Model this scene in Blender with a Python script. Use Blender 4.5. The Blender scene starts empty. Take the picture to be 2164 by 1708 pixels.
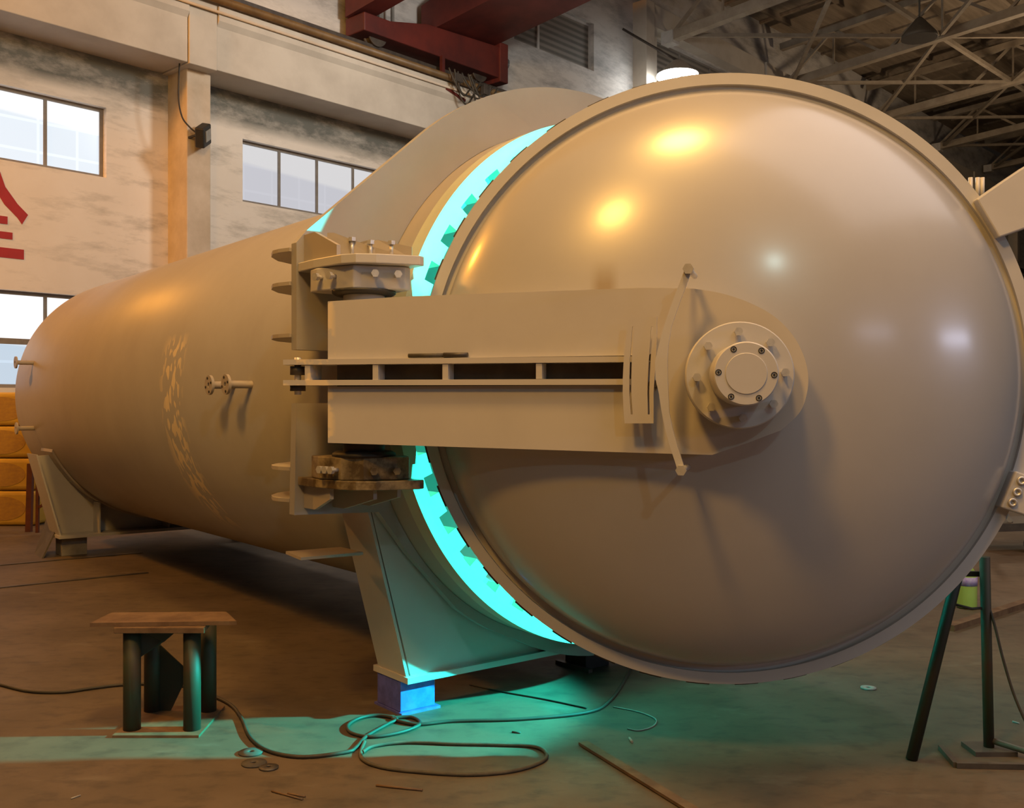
import bpy, bmesh, math, random
from mathutils import Vector, Matrix
from math import sin, cos, pi, radians, degrees, hypot, atan2
random.seed(7)
D = bpy.data; SC = bpy.context.scene; COL = SC.collection

# ------------------------------------------------------------------ camera, world, lights, exposure
F_PX, CXP, HZ, CAM_H = 2115.0, 1082.0, 857.0, 1.5
cam = D.objects.new('camera', D.cameras.new('camera')); COL.objects.link(cam)
cam.location = (0, 0, CAM_H); cam.rotation_euler = (pi/2, 0, 0)
cam.data.sensor_width = 36.0; cam.data.lens = 36.0*F_PX/2164.0
cam.data.shift_y = 3.0/2164.0
cam.data.clip_start = .05; cam.data.clip_end = 300
SC.camera = cam
SC.view_settings.view_transform = 'Standard'; SC.view_settings.look = 'None'
SC.view_settings.exposure = 0.0; SC.view_settings.gamma = 1.0; SC.view_settings.use_curve_mapping = False

# the hall around: dark low down, warm light from the roof high above
w = D.worlds.new('hall_world'); SC.world = w; w.use_nodes = True; wt = w.node_tree
tc = wt.nodes.new('ShaderNodeTexCoord'); sx = wt.nodes.new('ShaderNodeSeparateXYZ'); mr = wt.nodes.new('ShaderNodeMapRange')
wt.links.new(tc.outputs['Generated'], sx.inputs[0]); wt.links.new(sx.outputs['Z'], mr.inputs[0])
mr.interpolation_type = 'SMOOTHSTEP'; mr.inputs[1].default_value = .38; mr.inputs[2].default_value = .92
mr.inputs[3].default_value = .006; mr.inputs[4].default_value = .36
w.node_tree.nodes['Background'].inputs[0].default_value = (1.0, .76, .57, 1)
wt.links.new(mr.outputs[0], wt.nodes['Background'].inputs[1])

def lamp(name, kind, loc, power, color, size=.2, target=None, spot=None, sy=None, blend=.3):
    l = D.lights.new(name, kind); l.energy = power; l.color = color
    o = D.objects.new(name, l); COL.objects.link(o); o.location = loc
    if kind == 'AREA':
        l.size = size
        if sy: l.shape = 'RECTANGLE'; l.size_y = sy
    else: l.shadow_soft_size = size
    if kind == 'SPOT': l.spot_size = radians(spot); l.spot_blend = blend
    if target:
        o.rotation_euler = (Vector(target)-Vector(loc)).to_track_quat('-Z', 'Y').to_euler()
    return o
lamp('sodium_lamp', 'POINT', (.04, 1.81, 8.0), 1200, (1.0, .53, .12), .55)
lamp('sodium_lamp', 'POINT', (-2.13, -.31, 6.5), 780, (1.0, .50, .10), .45)
lamp('sodium_lamp', 'POINT', (-9.3, 8.3, 7.8), 1500, (1.0, .38, .04), .30)
lamp('metal_halide_lamp', 'POINT', (3.39, -8.5, 8.0), 300, (.70, 1.0, .96), .17)
lamp('hall_fill', 'POINT', (.6, 13.5, 7.5), 540, (1.0, .95, .86), .40)  # unseen neutral fill, added to brighten the long wall
lamp('hall_fill', 'POINT', (15.0, 27.0, 8.0), 450, (1.0, .72, .46), .40)  # unseen warm fill far down the hall, added to lift the roof
# added soft fill overhead on the right, and daylight from the high windows behind and right of the camera
lamp('overhead_fill', 'AREA', (6.2, 1.6, 10.4), 460, (1.0, .88, .84), 10.0, (1.8, 4.0, 1.8), sy=8.0)
lamp('window_daylight', 'AREA', (9.3, -9.0, 4.5), 38, (.72, .76, 1.0), 2.4, (1.4, 4.0, 1.8), sy=.5)
lamp('window_daylight', 'AREA', (14.2, -4.2, 4.1), 150, (.72, .76, 1.0), 3.2, (1.4, 4.0, 1.8), sy=.6)
# green-cyan work lamp behind the open door, shining into the gap
lamp('work_lamp', 'SPOT', (2.95, 4.75, 1.68), 3700, (.018, 1.0, .90), .05, (-.35, 5.0, 1.42), spot=59, blend=.18)

# ------------------------------------------------------------------ frames of reference
TH = radians(38.04); CF = Vector((.552, 5.242)); HF = 1.613        # vessel: x across, y back along the axis
PH = radians(-5.86); CD = Vector((.873, 4.202))                    # open door
AR = radians(-16.3); AO = Vector((-.77, 4.12))                     # front plane of the hinge arm
TW = Vector((.672, .741)).normalized(); W0 = Vector((-6.9, 13.5)); WA = atan2(TW.y, TW.x)   # long wall
class Frame:
    def __init__(s, o, ang):
        s.o = o; s.u = Vector((cos(ang), sin(ang))); s.a = Vector((-sin(ang), cos(ang))); s.ang = ang
    def loc(s, p): d = Vector((p[0], p[1]))-s.o; return (d.dot(s.u), d.dot(s.a))
    def world(s, x, y): return s.o+s.u*x+s.a*y
    def at(s, px, y=0.0):            # photo pixel -> point on this frame's plane y = const
        r = ray(px); r2 = Vector((r[0], r[1])); k = (s.o.dot(s.a)+y)/r2.dot(s.a)
        return ((r2*k-s.o).dot(s.u), y, r[2]*k+CAM_H)
def ray(px): return ((px[0]-CXP)/F_PX, 1.0, -(px[1]-HZ)/F_PX)
def floor_at(px, z=0.0):
    r = ray(px); k = (z-CAM_H)/r[2]; return Vector((r[0]*k, k, z))
def at_depth(px, Y):
    r = ray(px); return Vector((r[0]*Y, Y, CAM_H+r[2]*Y))
VF = Frame(CF, TH); DF = Frame(CD, PH); AF = Frame(AO, AR); WF = Frame(W0, WA)

# ------------------------------------------------------------------ materials
def mat(name, c1, c2=None, scale=3.0, rough=.5, metal=0.0, bump=0.0, detail=6, stretch=(1,1,1), spec=.5, lo=.35, hi=.65, rvar=.08, coat=0, rot=(0,0,0)):
    m = D.materials.new(name); m.use_nodes = True; nt = m.node_tree; b = nt.nodes['Principled BSDF']
    b.inputs['Roughness'].default_value = rough; b.inputs['Metallic'].default_value = metal
    b.inputs['Specular IOR Level'].default_value = spec; b.inputs['Coat Weight'].default_value = coat
    c1 = (*c1, 1); c2 = (*(c2 if c2 else [x*.85 for x in c1[:3]]), 1)
    g = nt.nodes.new('ShaderNodeNewGeometry'); mp = nt.nodes.new('ShaderNodeMapping')
    mp.inputs['Scale'].default_value = stretch; mp.inputs['Rotation'].default_value = rot
    tc = nt.nodes.new('ShaderNodeTexCoord')
    nt.links.new(tc.outputs['Object'], mp.inputs['Vector'])
    n = nt.nodes.new('ShaderNodeTexNoise'); n.inputs['Scale'].default_value = scale; n.inputs['Detail'].default_value = detail
    n.inputs['Roughness'].default_value = .62
    nt.links.new(mp.outputs[0], n.inputs['Vector'])
    r = nt.nodes.new('ShaderNodeValToRGB'); r.color_ramp.elements[0].position = lo; r.color_ramp.elements[1].position = hi
    r.color_ramp.elements[0].color = c1; r.color_ramp.elements[1].color = c2
    nt.links.new(n.outputs['Fac'], r.inputs[0]); nt.links.new(r.outputs[0], b.inputs['Base Color'])
    mr = nt.nodes.new('ShaderNodeMapRange'); mr.inputs[3].default_value = max(0, rough-rvar); mr.inputs[4].default_value = min(1, rough+rvar)
    nt.links.new(n.outputs['Fac'], mr.inputs[0]); nt.links.new(mr.outputs[0], b.inputs['Roughness'])
    if bump:
        bp = nt.nodes.new('ShaderNodeBump'); bp.inputs['Strength'].default_value = bump; bp.inputs['Distance'].default_value = .01
        nt.links.new(n.outputs['Fac'], bp.inputs['Height']); nt.links.new(bp.outputs[0], b.inputs['Normal'])
    m['ramp'] = r.name; m['noise'] = n.name
    return m
def nodes(m): return m.node_tree.nodes, m.node_tree.links, m.node_tree.nodes['Principled BSDF'], m.node_tree.nodes[m['ramp']]
def overlay(m, fac_socket, color):
    """mix another colour over the present base colour of m"""
    N, L, b, r = nodes(m)
    src = b.inputs['Base Color'].links[0].from_socket
    mx = N.new('ShaderNodeMix'); mx.data_type = 'RGBA'
    L.new(fac_socket, mx.inputs[0]); L.new(src, mx.inputs[6])
    if isinstance(color, tuple): mx.inputs[7].default_value = (*color, 1)
    else: L.new(color, mx.inputs[7])
    L.new(mx.outputs[2], b.inputs['Base Color'])
def noise(m, scale, stretch=(1,1,1), detail=6, rot=(0,0,0), coord='Object', rough=.6):
    N, L, b, r = nodes(m)
    tc = N.new('ShaderNodeTexCoord'); mp = N.new('ShaderNodeMapping'); n = N.new('ShaderNodeTexNoise')
    mp.inputs['Scale'].default_value = stretch; mp.inputs['Rotation'].default_value = rot
    n.inputs['Scale'].default_value = scale; n.inputs['Detail'].default_value = detail; n.inputs['Roughness'].default_value = rough
    L.new(tc.outputs[coord], mp.inputs[0]); L.new(mp.outputs[0], n.inputs[0]); return n.outputs['Fac']
def ramp(m, sock, a, b_, v0=0.0, v1=1.0):
    N, L, b, r = nodes(m)
    x = N.new('ShaderNodeMapRange'); x.inputs[1].default_value = a; x.inputs[2].default_value = b_
    x.inputs[3].default_value = v0; x.inputs[4].default_value = v1
    L.new(sock, x.inputs[0]); return x.outputs[0]
def mul(m, s1, s2, op='MULTIPLY'):
    N, L, b, r = nodes(m)
    x = N.new('ShaderNodeMath'); x.operation = op; x.use_clamp = (op != 'SUBTRACT')
    L.new(s1, x.inputs[0])
    if isinstance(s2, (int, float)): x.inputs[1].default_value = s2
    else: L.new(s2, x.inputs[1])
    return x.outputs[0]
def sep(m, coord='Object'):
    N, L, b, r = nodes(m)
    tc = N.new('ShaderNodeTexCoord'); s = N.new('ShaderNodeSeparateXYZ'); L.new(tc.outputs[coord], s.inputs[0]); return s.outputs
def emit(name, col, strength):
    m = D.materials.new(name); m.use_nodes = True; b = m.node_tree.nodes['Principled BSDF']
    b.inputs['Base Color'].default_value = (*col, 1); b.inputs['Emission Color'].default_value = (*col, 1)
    b.inputs['Emission Strength'].default_value = strength; b.inputs['Roughness'].default_value = .2
    return m

M = {}
M['paint'] = mat('grey_machine_paint', (.52,.51,.505), (.47,.46,.455), 2.2, .42, spec=.4, bump=.02)
M['dish'] = mat('grey_gloss_paint', (.43,.415,.405), (.40,.385,.375), 1.6, .34, spec=1.0, rvar=.015, coat=.7)
M['dish'].node_tree.nodes['Principled BSDF'].inputs['Coat Roughness'].default_value = .17
M['shell'] = mat('vessel_paint', (.43,.385,.33), (.39,.345,.295), 1.3, .40, spec=.4, bump=.02, rvar=.05)
M['arm'] = mat('arm_paint', (.54,.51,.475), (.50,.47,.44), 2.5, .45, spec=.4, bump=.03)
M['flange'] = mat('machined_flange', (.60,.60,.44), (.54,.54,.40), 3, .5, spec=.3)
M['cap'] = mat('hub_cap_paint', (.57,.555,.545), (.53,.515,.505), 5, .35, spec=.5)
M['steel'] = mat('zinc_steel', (.70,.68,.65), (.55,.53,.50), 30, .35, metal=.45)
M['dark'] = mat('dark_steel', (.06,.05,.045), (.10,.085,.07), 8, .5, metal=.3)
M['black'] = mat('black_rubber', (.02,.018,.016), (.03,.028,.025), 8, .6)
M['rust'] = mat('rusty_plate', (.20,.125,.07), (.12,.07,.04), 9, .75, metal=.2, bump=.15)
M['green'] = mat('green_pipe', (.028,.042,.022), (.05,.03,.016), 7, .6, bump=.08)
M['greendark'] = mat('dark_green_pipe', (.015,.024,.017), (.026,.022,.014), 9, .5, bump=.05)
M['grease'] = mat('greasy_housing', (.34,.27,.15), (.10,.07,.035), 9, .35, bump=.1, lo=.42, hi=.6)
M['redpaint'] = mat('red_crane_paint', (.13,.020,.014), (.07,.012,.010), 1.6, .55, bump=.03)
M['redsign'] = mat('red_wall_paint', (.42,.03,.035), (.36,.03,.035), 6, .8)
M['pipe'] = mat('brown_pipe', (.17,.11,.045), (.11,.07,.03), 5, .5)
M['cable'] = mat('black_cable', (.035,.03,.022), (.05,.042,.03), 12, .6)
M['rope'] = mat('grey_cable', (.10,.085,.06), (.06,.05,.035), 12, .7)
M['frame'] = mat('window_frame_grey', (.20,.18,.16), (.26,.24,.21), 6, .6)
M['framew'] = mat('window_frame_white', (.62,.60,.57), (.52,.50,.47), 6, .6)
M['truss'] = mat('truss_paint', (.40,.34,.26), (.30,.25,.19), 3, .7)
M['deck'] = mat('roof_boards', (.34,.275,.20), (.23,.185,.135), 2.2, .9, stretch=(.3,3,1), detail=8)
M['concrete'] = mat('beam_concrete', (.60,.55,.47), (.46,.415,.35), 1.2, .85, bump=.05, lo=.4, hi=.75)
M['pilaster'] = mat('pilaster_plaster', (.66,.56,.44), (.50,.41,.30), 1.8, .85, bump=.05)
M['bale'] = mat('yellow_bale_wrap', (.62,.40,.06), (.52,.32,.04), 3, .6)
M['balemark'] = mat('brown_bale_print', (.36,.20,.05), (.46,.27,.05), 14, .8)
M['blue'] = mat('blue_block', (.12,.13,.55), (.08,.09,.38), 16, .6, lo=.4, hi=.62)
M['greyblock'] = mat('grey_block', (.30,.29,.29), (.22,.21,.21), 10, .7)
M['glassgreen'] = mat('bottle_plastic', (.35,.50,.12), (.30,.45,.10), 3, .15)
M['purple'] = mat('bottle_label', (.30,.18,.55), (.5,.45,.6), 20, .5)
M['hole'] = mat('socket_dark', (.015,.013,.012), (.02,.018,.016), 9, .6)
M['debris'] = mat('pale_debris', (.36,.34,.30), (.28,.26,.23), 9, .7)
M['disc'] = mat('grinding_disc_grey', (.085,.075,.062), (.06,.052,.043), 20, .8)
M['lampshade'] = mat('lamp_shade_dark', (.07,.06,.05), (.09,.08,.06), 9, .6)
M['pane'] = emit('daylight_pane', (.92,.96,1.0), 1.0)
M['pane2'] = emit('dim_daylight_pane', (.78,.80,.86), .62)
M['lampface'] = emit('lamp_lit_face', (1.0, 1.0, .98), 30)

# floor: stained concrete
m = M['floor'] = mat('stained_concrete', (.138,.104,.072), (.088,.066,.045), 1.1, .62, bump=.06, detail=9, spec=.35, rvar=.12)
overlay(m, ramp(m, noise(m, 7, (1,1.6,1), 10), .5, .72, 0, .65), (.042,.035,.028))
overlay(m, ramp(m, noise(m, 2.3, (1,2.0,1), 8, (0,0,.5)), .60, .72, 0, .5), (.19,.163,.125))
overlay(m, ramp(m, noise(m, 60, (1,1,1), 3), .66, .74, 0, .5), (.05,.04,.03))

# long wall: plaster with slanted grey smears and a sooty band under the runway beam
m = M['wall'] = mat('smeared_plaster', (.84,.78,.70), (.78,.71,.62), .8, .9, bump=.05)
sm = ramp(m, noise(m, 1.5, (.55,1,2.1), 9, (0, radians(-28), 0), rough=.68), .50, .68, 0, .75)
s = sep(m)
sm2 = mul(m, sm, ramp(m, s['X'], -1.5, 2.0, .25, 1.0))
overlay(m, sm2, (.36,.33,.28))
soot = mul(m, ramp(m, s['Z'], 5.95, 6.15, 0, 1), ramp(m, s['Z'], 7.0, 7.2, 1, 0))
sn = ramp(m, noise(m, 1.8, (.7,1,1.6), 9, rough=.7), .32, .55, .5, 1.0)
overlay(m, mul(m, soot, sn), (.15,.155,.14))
up = ramp(m, s['Z'], 8.0, 8.4, 0, 1)
overlay(m, up, (.60,.58,.55))
overlay(m, mul(m, up, ramp(m, noise(m, 1.3, (.6,1,1.9), 9, (0, radians(-32), 0), rough=.7), .46, .66, 0, .85)), (.27,.265,.26))

# bare chipped edge at the hinge end of the arm
m = M['arm']
s = sep(m)
ch = mul(m, ramp(m, s['X'], -1.600, -1.575, 1, 0), ramp(m, noise(m, 9, (1,1,1), 3), .47, .53, 0, .8))
overlay(m, ch, (.80,.66,.44))

# vessel: yellow primer smears in one ring around the shell
m = M['shell']
s = sep(m)
band = mul(m, ramp(m, s['Y'], 2.80, 2.92, 0, 1), ramp(m, s['Y'], 3.14, 3.30, 1, 0))
zr = mul(m, ramp(m, s['Z'], .60, .85, 0, 1), ramp(m, s['Z'], 1.90, 2.0, 1, 0))
zr = mul(m, zr, ramp(m, s['X'], -.6, -.8, 0, 1))
st = ramp(m, noise(m, 8, (1,2.2,1.1), 1.0, (radians(20),0,0)), .50, .535, 0, .75)
overlay(m, mul(m, mul(m, band, zr), st), (.80,.62,.36))

m = M['dish']
s = sep(m)
rs = mul(m, mul(m, ramp(m, s['X'], -.54, -.50, 0, 1), ramp(m, s['X'], -.46, -.42, 1, 0)), mul(m, ramp(m, s['Z'], .30, .33, 0, 1), ramp(m, s['Z'], .36, .46, 1, 0)))
overlay(m, mul(m, rs, .6), (.22,.14,.04))

# ------------------------------------------------------------------ mesh helpers
class MB:
    def __init__(s): s.bm = bmesh.new(); s.smooth = set()
    def box(s, lo, hi, mtx=None):
        v = [s.bm.verts.new((x,y,z)) for x in (lo[0],hi[0]) for y in (lo[1],hi[1]) for z in (lo[2],hi[2])]
        if mtx: [setattr(q,'co', mtx@q.co) for q in v]
        for f in ((0,1,3,2),(4,6,7,5),(0,4,5,1),(2,3,7,6),(0,2,6,4),(1,5,7,3)): s.bm.faces.new([v[i] for i in f])
        return s
    def prism(s, a, b, smooth=False):
        """two matching outlines (lists of 3-D points) joined into a solid"""
        va = [s.bm.verts.new(p) for p in a]; vb = [s.bm.verts.new(p) for p in b]; n = len(a)
        s.bm.faces.new(va); s.bm.faces.new(vb[::-1])
        for i in range(n):
            f = s.bm.faces.new((va[i], vb[i], vb[(i+1)%n], va[(i+1)%n])); f.smooth = smooth
        return s
    def ext(s, pts, axis, lo, hi, smooth=False):
        """extrude a 2-D outline along an axis between lo and hi"""
        def P(p, t):
            q = list(p); q.insert(axis, t); return tuple(q)
        return s.prism([P(p,lo) for p in pts], [P(p,hi) for p in pts], smooth)
    def bar(s, p, q, wd, ht=None, up=(0,0,1)):
        p = Vector(p); q = Vector(q); d = (q-p).normalized(); ht = ht or wd
        x = d.cross(Vector(up))
        if x.length < 1e-4: x = d.cross(Vector((1,0,0)))
        x.normalize(); z = x.cross(d)
        c = [x*(a*wd/2)+z*(b*ht/2) for a,b in ((-1,-1),(1,-1),(1,1),(-1,1))]
        return s.prism([p+k for k in c], [q+k for k in c])
    def tube(s, pts, r, seg=10, closed=False):
        pts = [Vector(p) for p in pts]; rings = []
        n = len(pts); prev = None
        for i, p in enumerate(pts):
            d = (pts[min(i+1,n-1)]-pts[max(i-1,0)]).normalized()
            if prev is None:
                x = d.cross(Vector((0,0,1)))
                if x.length < 1e-3: x = d.cross(Vector((1,0,0)))
            else: x = prev-d*prev.dot(d)
            x.normalize(); prev = x; y = d.cross(x)
            rr = r[i] if isinstance(r, (list,tuple)) else r
            rings.append([s.bm.verts.new(p+(x*cos(2*pi*k/seg)+y*sin(2*pi*k/seg))*rr) for k in range(seg)])
        for a, b in zip(rings, rings[1:]):
            for k in range(seg):
                f = s.bm.faces.new((a[k],a[(k+1)%seg],b[(k+1)%seg],b[k])); f.smooth = True
        s.bm.faces.new(rings[0][::-1]); s.bm.faces.new(rings[-1]); return s
    def lathe(s, prof, seg=64, axis='y', c=(0,0,0), close=False, smooth=True, start=0.0):
        """prof: list of (radius, along-axis)"""
        rings = []
        for r, t in prof:
            ring = []
            for k in range(seg):
                a = start+2*pi*k/seg; u, v = r*cos(a), r*sin(a)
                ring.append(s.bm.verts.new((c[0]+u, c[1]+t, c[2]+v) if axis=='y' else ((c[0]+u, c[1]+v, c[2]+t) if axis=='z' else (c[0]+t, c[1]+u, c[2]+v))))
            rings.append(ring)
        pr = list(zip(rings, rings[1:]))+([(rings[-1], rings[0])] if close else [])
        for a, b in pr:
            for k in range(seg):
                f = s.bm.faces.new((a[k],a[(k+1)%seg],b[(k+1)%seg],b[k])); f.smooth = smooth
        if not close:
            for ring in (rings[0], rings[-1]): s.bm.faces.new(ring)
        return s
    def gear(s, samples, y0, y1):
        """annular ring; samples: list of (angle, r_in, r_out)"""
        n = len(samples); V = []
        for a, ri, ro in samples:
            V.append([s.bm.verts.new((r*cos(a), y, r*sin(a))) for r, y in ((ri,y0),(ro,y0),(ro,y1),(ri,y1))])
        for i in range(n):
            A, B = V[i], V[(i+1)%n]
            for k in range(4): s.bm.faces.new((A[k],A[(k+1)%4],B[(k+1)%4],B[k]))
        return s
    def build(s, name, material, parent=None, bevel=0.0, seg=2, auto=None):
        bmesh.ops.remove_doubles(s.bm, verts=s.bm.verts, dist=1e-5)
        bmesh.ops.recalc_face_normals(s.bm, faces=s.bm.faces)
        me = D.meshes.new(name); s.bm.to_mesh(me); s.bm.free(); me.materials.append(material)
        o = D.objects.new(name, me); COL.objects.link(o)
        if parent: o.parent = parent
        if bevel:
            b = o.modifiers.new('bevel','BEVEL'); b.width = bevel; b.segments = seg; b.limit_method = 'ANGLE'; b.angle_limit = radians(40)
            b.harden_normals = False
        if auto:
            for p in me.polygons: p.use_smooth = True
            e = o.modifiers.new('split','EDGE_SPLIT'); e.split_angle = radians(auto)
        return o
def tag(o, label, cat, group=None, kind=None):
    if label: o['label'] = label
    if cat: o['category'] = cat
    if group: o['group'] = group
    if kind: o['kind'] = kind
    return o
def empty(name, loc, rz=0, label=None, cat=None, group=None):
    o = D.objects.new(name, None); COL.objects.link(o); o.location = loc; o.rotation_euler = (0,0,rz)
    o.empty_display_size = .1; tag(o, label, cat, group); return o
def struct(o, label=None):
    o['kind'] = 'structure'
    if label: o['label'] = label
    return o
def on_wall(o): o.location = (W0.x, W0.y, 0); o.rotation_euler = (0,0,WA); return o
def smooth_path(pts, n=10):
    pts = [Vector(p) for p in pts]; out = []; P = [pts[0]]+pts+[pts[-1]]
    for i in range(1, len(P)-2):
        for k in range(n):
            t = k/n; a,b,c,d = P[i-1:i+3]
            out.append(.5*((2*b)+(c-a)*t+(2*a-5*b+4*c-d)*t*t+(3*b-a-3*c+d)*t**3))
    out.append(pts[-1]); return out
def wp(px, n=0.0): return WF.at(px, -n)      # photo pixel -> wall coordinates at n metres in front of the wall
def dup(o, parent=None):
    c = o.copy(); COL.objects.link(c)
    if parent: c.parent = parent
    for k in [x for x in o.children]: dup(k, c)
    return c
def hexbolt(mb, c, r, l, axis='y'):
    """hex head with washer, pointing to -axis from c"""
    mb.lathe([(r*1.0,0),(r*1.0,-l)], 6, axis, c, smooth=False)

# ------------------------------------------------------------------ floor, wall, roof
f = MB().box((-30,-14,-.2),(45,62,0)).build('floor', M['floor']); struct(f, 'stained brown concrete workshop floor')

NT0, NT1, WH = -4.0, 62.0, 12.8
holes = []
cols_t = [2.95+6.0*i for i in range(-1, 10)]
def bay(t0): return t0+.80
for t in cols_t[:8]:
    a, b = t+.80, t+4.53
    if t < 0: a, b = -1.9, 1.47
    holes.append((a, b, 4.82, 5.84))
holes.append((-1.9, 1.47, 1.74, 3.07))
for t in cols_t[1:8]:
    holes.append((t+.55, t+4.15+(.0), 9.25, 10.35)) if t < 9.5 and t > 8 else None
holes.append((15.35, 19.9, 9.15, 10.70)); holes.append((21.6, 26.0, 9.15, 10.70))
xs = sorted({NT0, NT1, *[h[0] for h in holes], *[h[1] for h in holes]}); zs = sorted({0, WH, *[h[2] for h in holes], *[h[3] for h in holes]})
mb = MB()
def inh(x, z): return any(h[0] < x < h[1] and h[2] < z < h[3] for h in holes)
solid = [[not inh((xs[i]+xs[i+1])/2, (zs[j]+zs[j+1])/2) for j in range(len(zs)-1)] for i in range(len(xs)-1)]
TK = .36
def quad(*p): mb.bm.faces.new([mb.bm.verts.new(q) for q in p])
for i in range(len(xs)-1):
    for j in range(len(zs)-1):
        if not solid[i][j]: continue
        x0,x1,z0,z1 = xs[i],xs[i+1],zs[j],zs[j+1]
        quad((x0,0,z0),(x1,0,z0),(x1,0,z1),(x0,0,z1)); quad((x0,TK,z0),(x0,TK,z1),(x1,TK,z1),(x1,TK,z0))
        def op(ii,jj): return ii<0 or jj<0 or ii>=len(xs)-1 or jj>=len(zs)-1 or not solid[ii][jj]
        if op(i-1,j): quad((x0,0,z0),(x0,0,z1),(x0,TK,z1),(x0,TK,z0))
        if op(i+1,j): quad((x1,0,z0),(x1,TK,z0),(x1,TK,z1),(x1,0,z1))
        if op(i,j-1): quad((x0,0,z0),(x0,TK,z0),(x1,TK,z0),(x1,0,z0))
        if op(i,j+1): quad((x0,0,z1),(x1,0,z1),(x1,TK,z1),(x0,TK,z1))
wl = struct(on_wall(mb.build('wall_left', M['wall'])), 'long plastered workshop wall with grey smears')

wn = 0
def window(h, mull, kind, zm=None, frame='frame', vw=.045):
    global wn; wn += 1
    root = empty('window_%d'%wn, (W0.x, W0.y, 0), WA); root['kind'] = 'structure'
    t0,t1,z0,z1 = h; y = .10
    mb = MB(); wd = .05
    mb.box((t0,y,z0),(t0+wd,y+.07,z1)).box((t1-wd,y,z0),(t1,y+.07,z1)).box((t0+wd,y,z1-wd),(t1-wd,y+.07,z1)).box((t0+wd,y,z0),(t1-wd,y+.07,z0+wd))
    for t in mull: mb.box((t-vw/2,y+.002,z0+wd),(t+vw/2,y+.068,z1-wd))
    if zm: mb.box((t0+wd,y+.004,zm-.04),(t1-wd,y+.066,zm+.04))
    mb.build('window_frame', M[frame], root)
    MB().box((t0+wd,y+.03,z0+wd),(t1-wd,y+.045,z1-wd)).build('pane', kind, root)
    return root
# window glass: bright sky above, pale neighbouring building behind the lower part
def pane_mat(name, top, low, zsplit, strength, mk=1.12):
    m = mat(name, (.1,.1,.1), (.1,.1,.1), 1, .15); N, L, b, r = nodes(m)
    s = sep(m)
    k = ramp(m, s['Z'], zsplit-.03, zsplit+.03, 0, 1)
    sl = N.new('ShaderNodeMath'); sl.operation = 'MULTIPLY_ADD'; sl.inputs[1].default_value = .06; L.new(s['X'], sl.inputs[0]); L.new(s['Z'], sl.inputs[2])
    k = ramp(m, sl.outputs[0], zsplit-.03, zsplit+.03, 0, 1)
    br = N.new('ShaderNodeTexBrick'); br.inputs['Scale'].default_value = 1.0
    br.inputs['Color1'].default_value = (*low,1); br.inputs['Color2'].default_value = (*[c*.97 for c in low],1); br.inputs['Mortar'].default_value = (*[min(1,c*mk) for c in low],1)
    br.inputs['Mortar Size'].default_value = .02; br.inputs['Brick Width'].default_value = .55; br.inputs['Row Height'].default_value = .42; br.offset = 0
    cb = N.new('ShaderNodeCombineXYZ'); L.new(s['X'], cb.inputs[0]); L.new(s['Z'], cb.inputs[1]); L.new(cb.outputs[0], br.inputs[0])
    mx = N.new('ShaderNodeMix'); mx.data_type = 'RGBA'; L.new(k, mx.inputs[0]); L.new(br.outputs[0], mx.inputs[6]); mx.inputs[7].default_value = (*top,1)
    L.new(mx.outputs[2], b.inputs['Emission Color']); b.inputs['Emission Strength'].default_value = strength
    return m
M['paneA'] = pane_mat('bright_window_glass', (1.0,1.0,1.0), (.74,.82,.90), 5.55, 1.05)
M['paneB'] = pane_mat('dull_window_glass', (.66,.66,.68), (.54,.55,.61), 5.72, .95, 1.04)
M['paneC'] = pane_mat('low_window_glass', (1.0,1.0,1.0), (.50,.62,.74), 2.36, 1.05)
louv = mat('louvre_dark', (.17,.155,.135), (.12,.11,.095), 1, .7)
N_, L_, b_, r_ = nodes(louv); s = sep(louv)
wv = N_.new('ShaderNodeMath'); wv.operation = 'PINGPONG'; wv.inputs[1].default_value = .07; L_.new(s['Z'], wv.inputs[0])
overlay(louv, ramp(louv, wv.outputs[0], .02, .05, 0, 1), (.27,.245,.21))
first = True
window((-1.9,1.47,4.82,5.84), [-1.06,-.22,.64], M['paneA'])
window((-1.9,1.47,1.74,3.07), [-1.06,-.22,.64], M['paneC'], zm=2.38)
for t in cols_t[1:7]:
    window((t+.80,t+4.53,4.82,5.84), [t+1.58, t+2.36, t+3.14+.02, t+3.90], M['paneB'])
window((9.5,13.1,9.25,10.35), [10.42, 11.25], louv, frame='framew', vw=.06)
window((15.35,19.9,9.15,10.70), [16.9,18.4], louv, frame='frame', vw=.06)
window((21.6,26.0,9.15,10.70), [23.2,24.6], louv, frame='frame', vw=.06)
# louvre slats as real blades in the two visible clerestory openings
tn = 0
def trim(mb, material, label=None, **k):
    global tn; tn += 1
    return struct(on_wall(mb.build('trim_%d'%tn, material, **k)), label)
PB = .75                                   # how far the runway beam stands out from the wall
ZB = wp((361,121), PB)[2]; ZPIPE = wp((800,115), PB+.10)[2]; ZT_ = ZPIPE+.06
for i, t in enumerate(cols_t):
    trim(MB().box((t-.51,-.55,0),(t-.11,.02,ZB)), M['pilaster'], bevel=.015)
S0, S1 = wp((398,30), PB)[0], wp((457,45), PB)[0]
for i in range(len(cols_t)-1):
    d = cols_t[i]-2.95
    a, b = S1+d+.01, S0+d+6.0-.01
    trim(MB().ext([(-PB,ZB),(0.01,ZB),(0.01,ZT_-.12),(-PB-.06,ZT_-.12),(-PB-.06,ZT_-.34),(-PB,ZT_-.42)], 0, a, b), M['concrete'], bevel=.01)
    trim(MB().box((S0+d,-PB-.03,ZB-.02),(S1+d,.01,ZT_-.12)), M['concrete'], bevel=.01)
trim(MB().box((NT0,-PB-.02,ZT_-.12),(NT1,.01,ZT_-.05)), M['concrete'], 'ledge on top of the runway beam')
ZR = wp((800,100), .45)[2]
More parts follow.
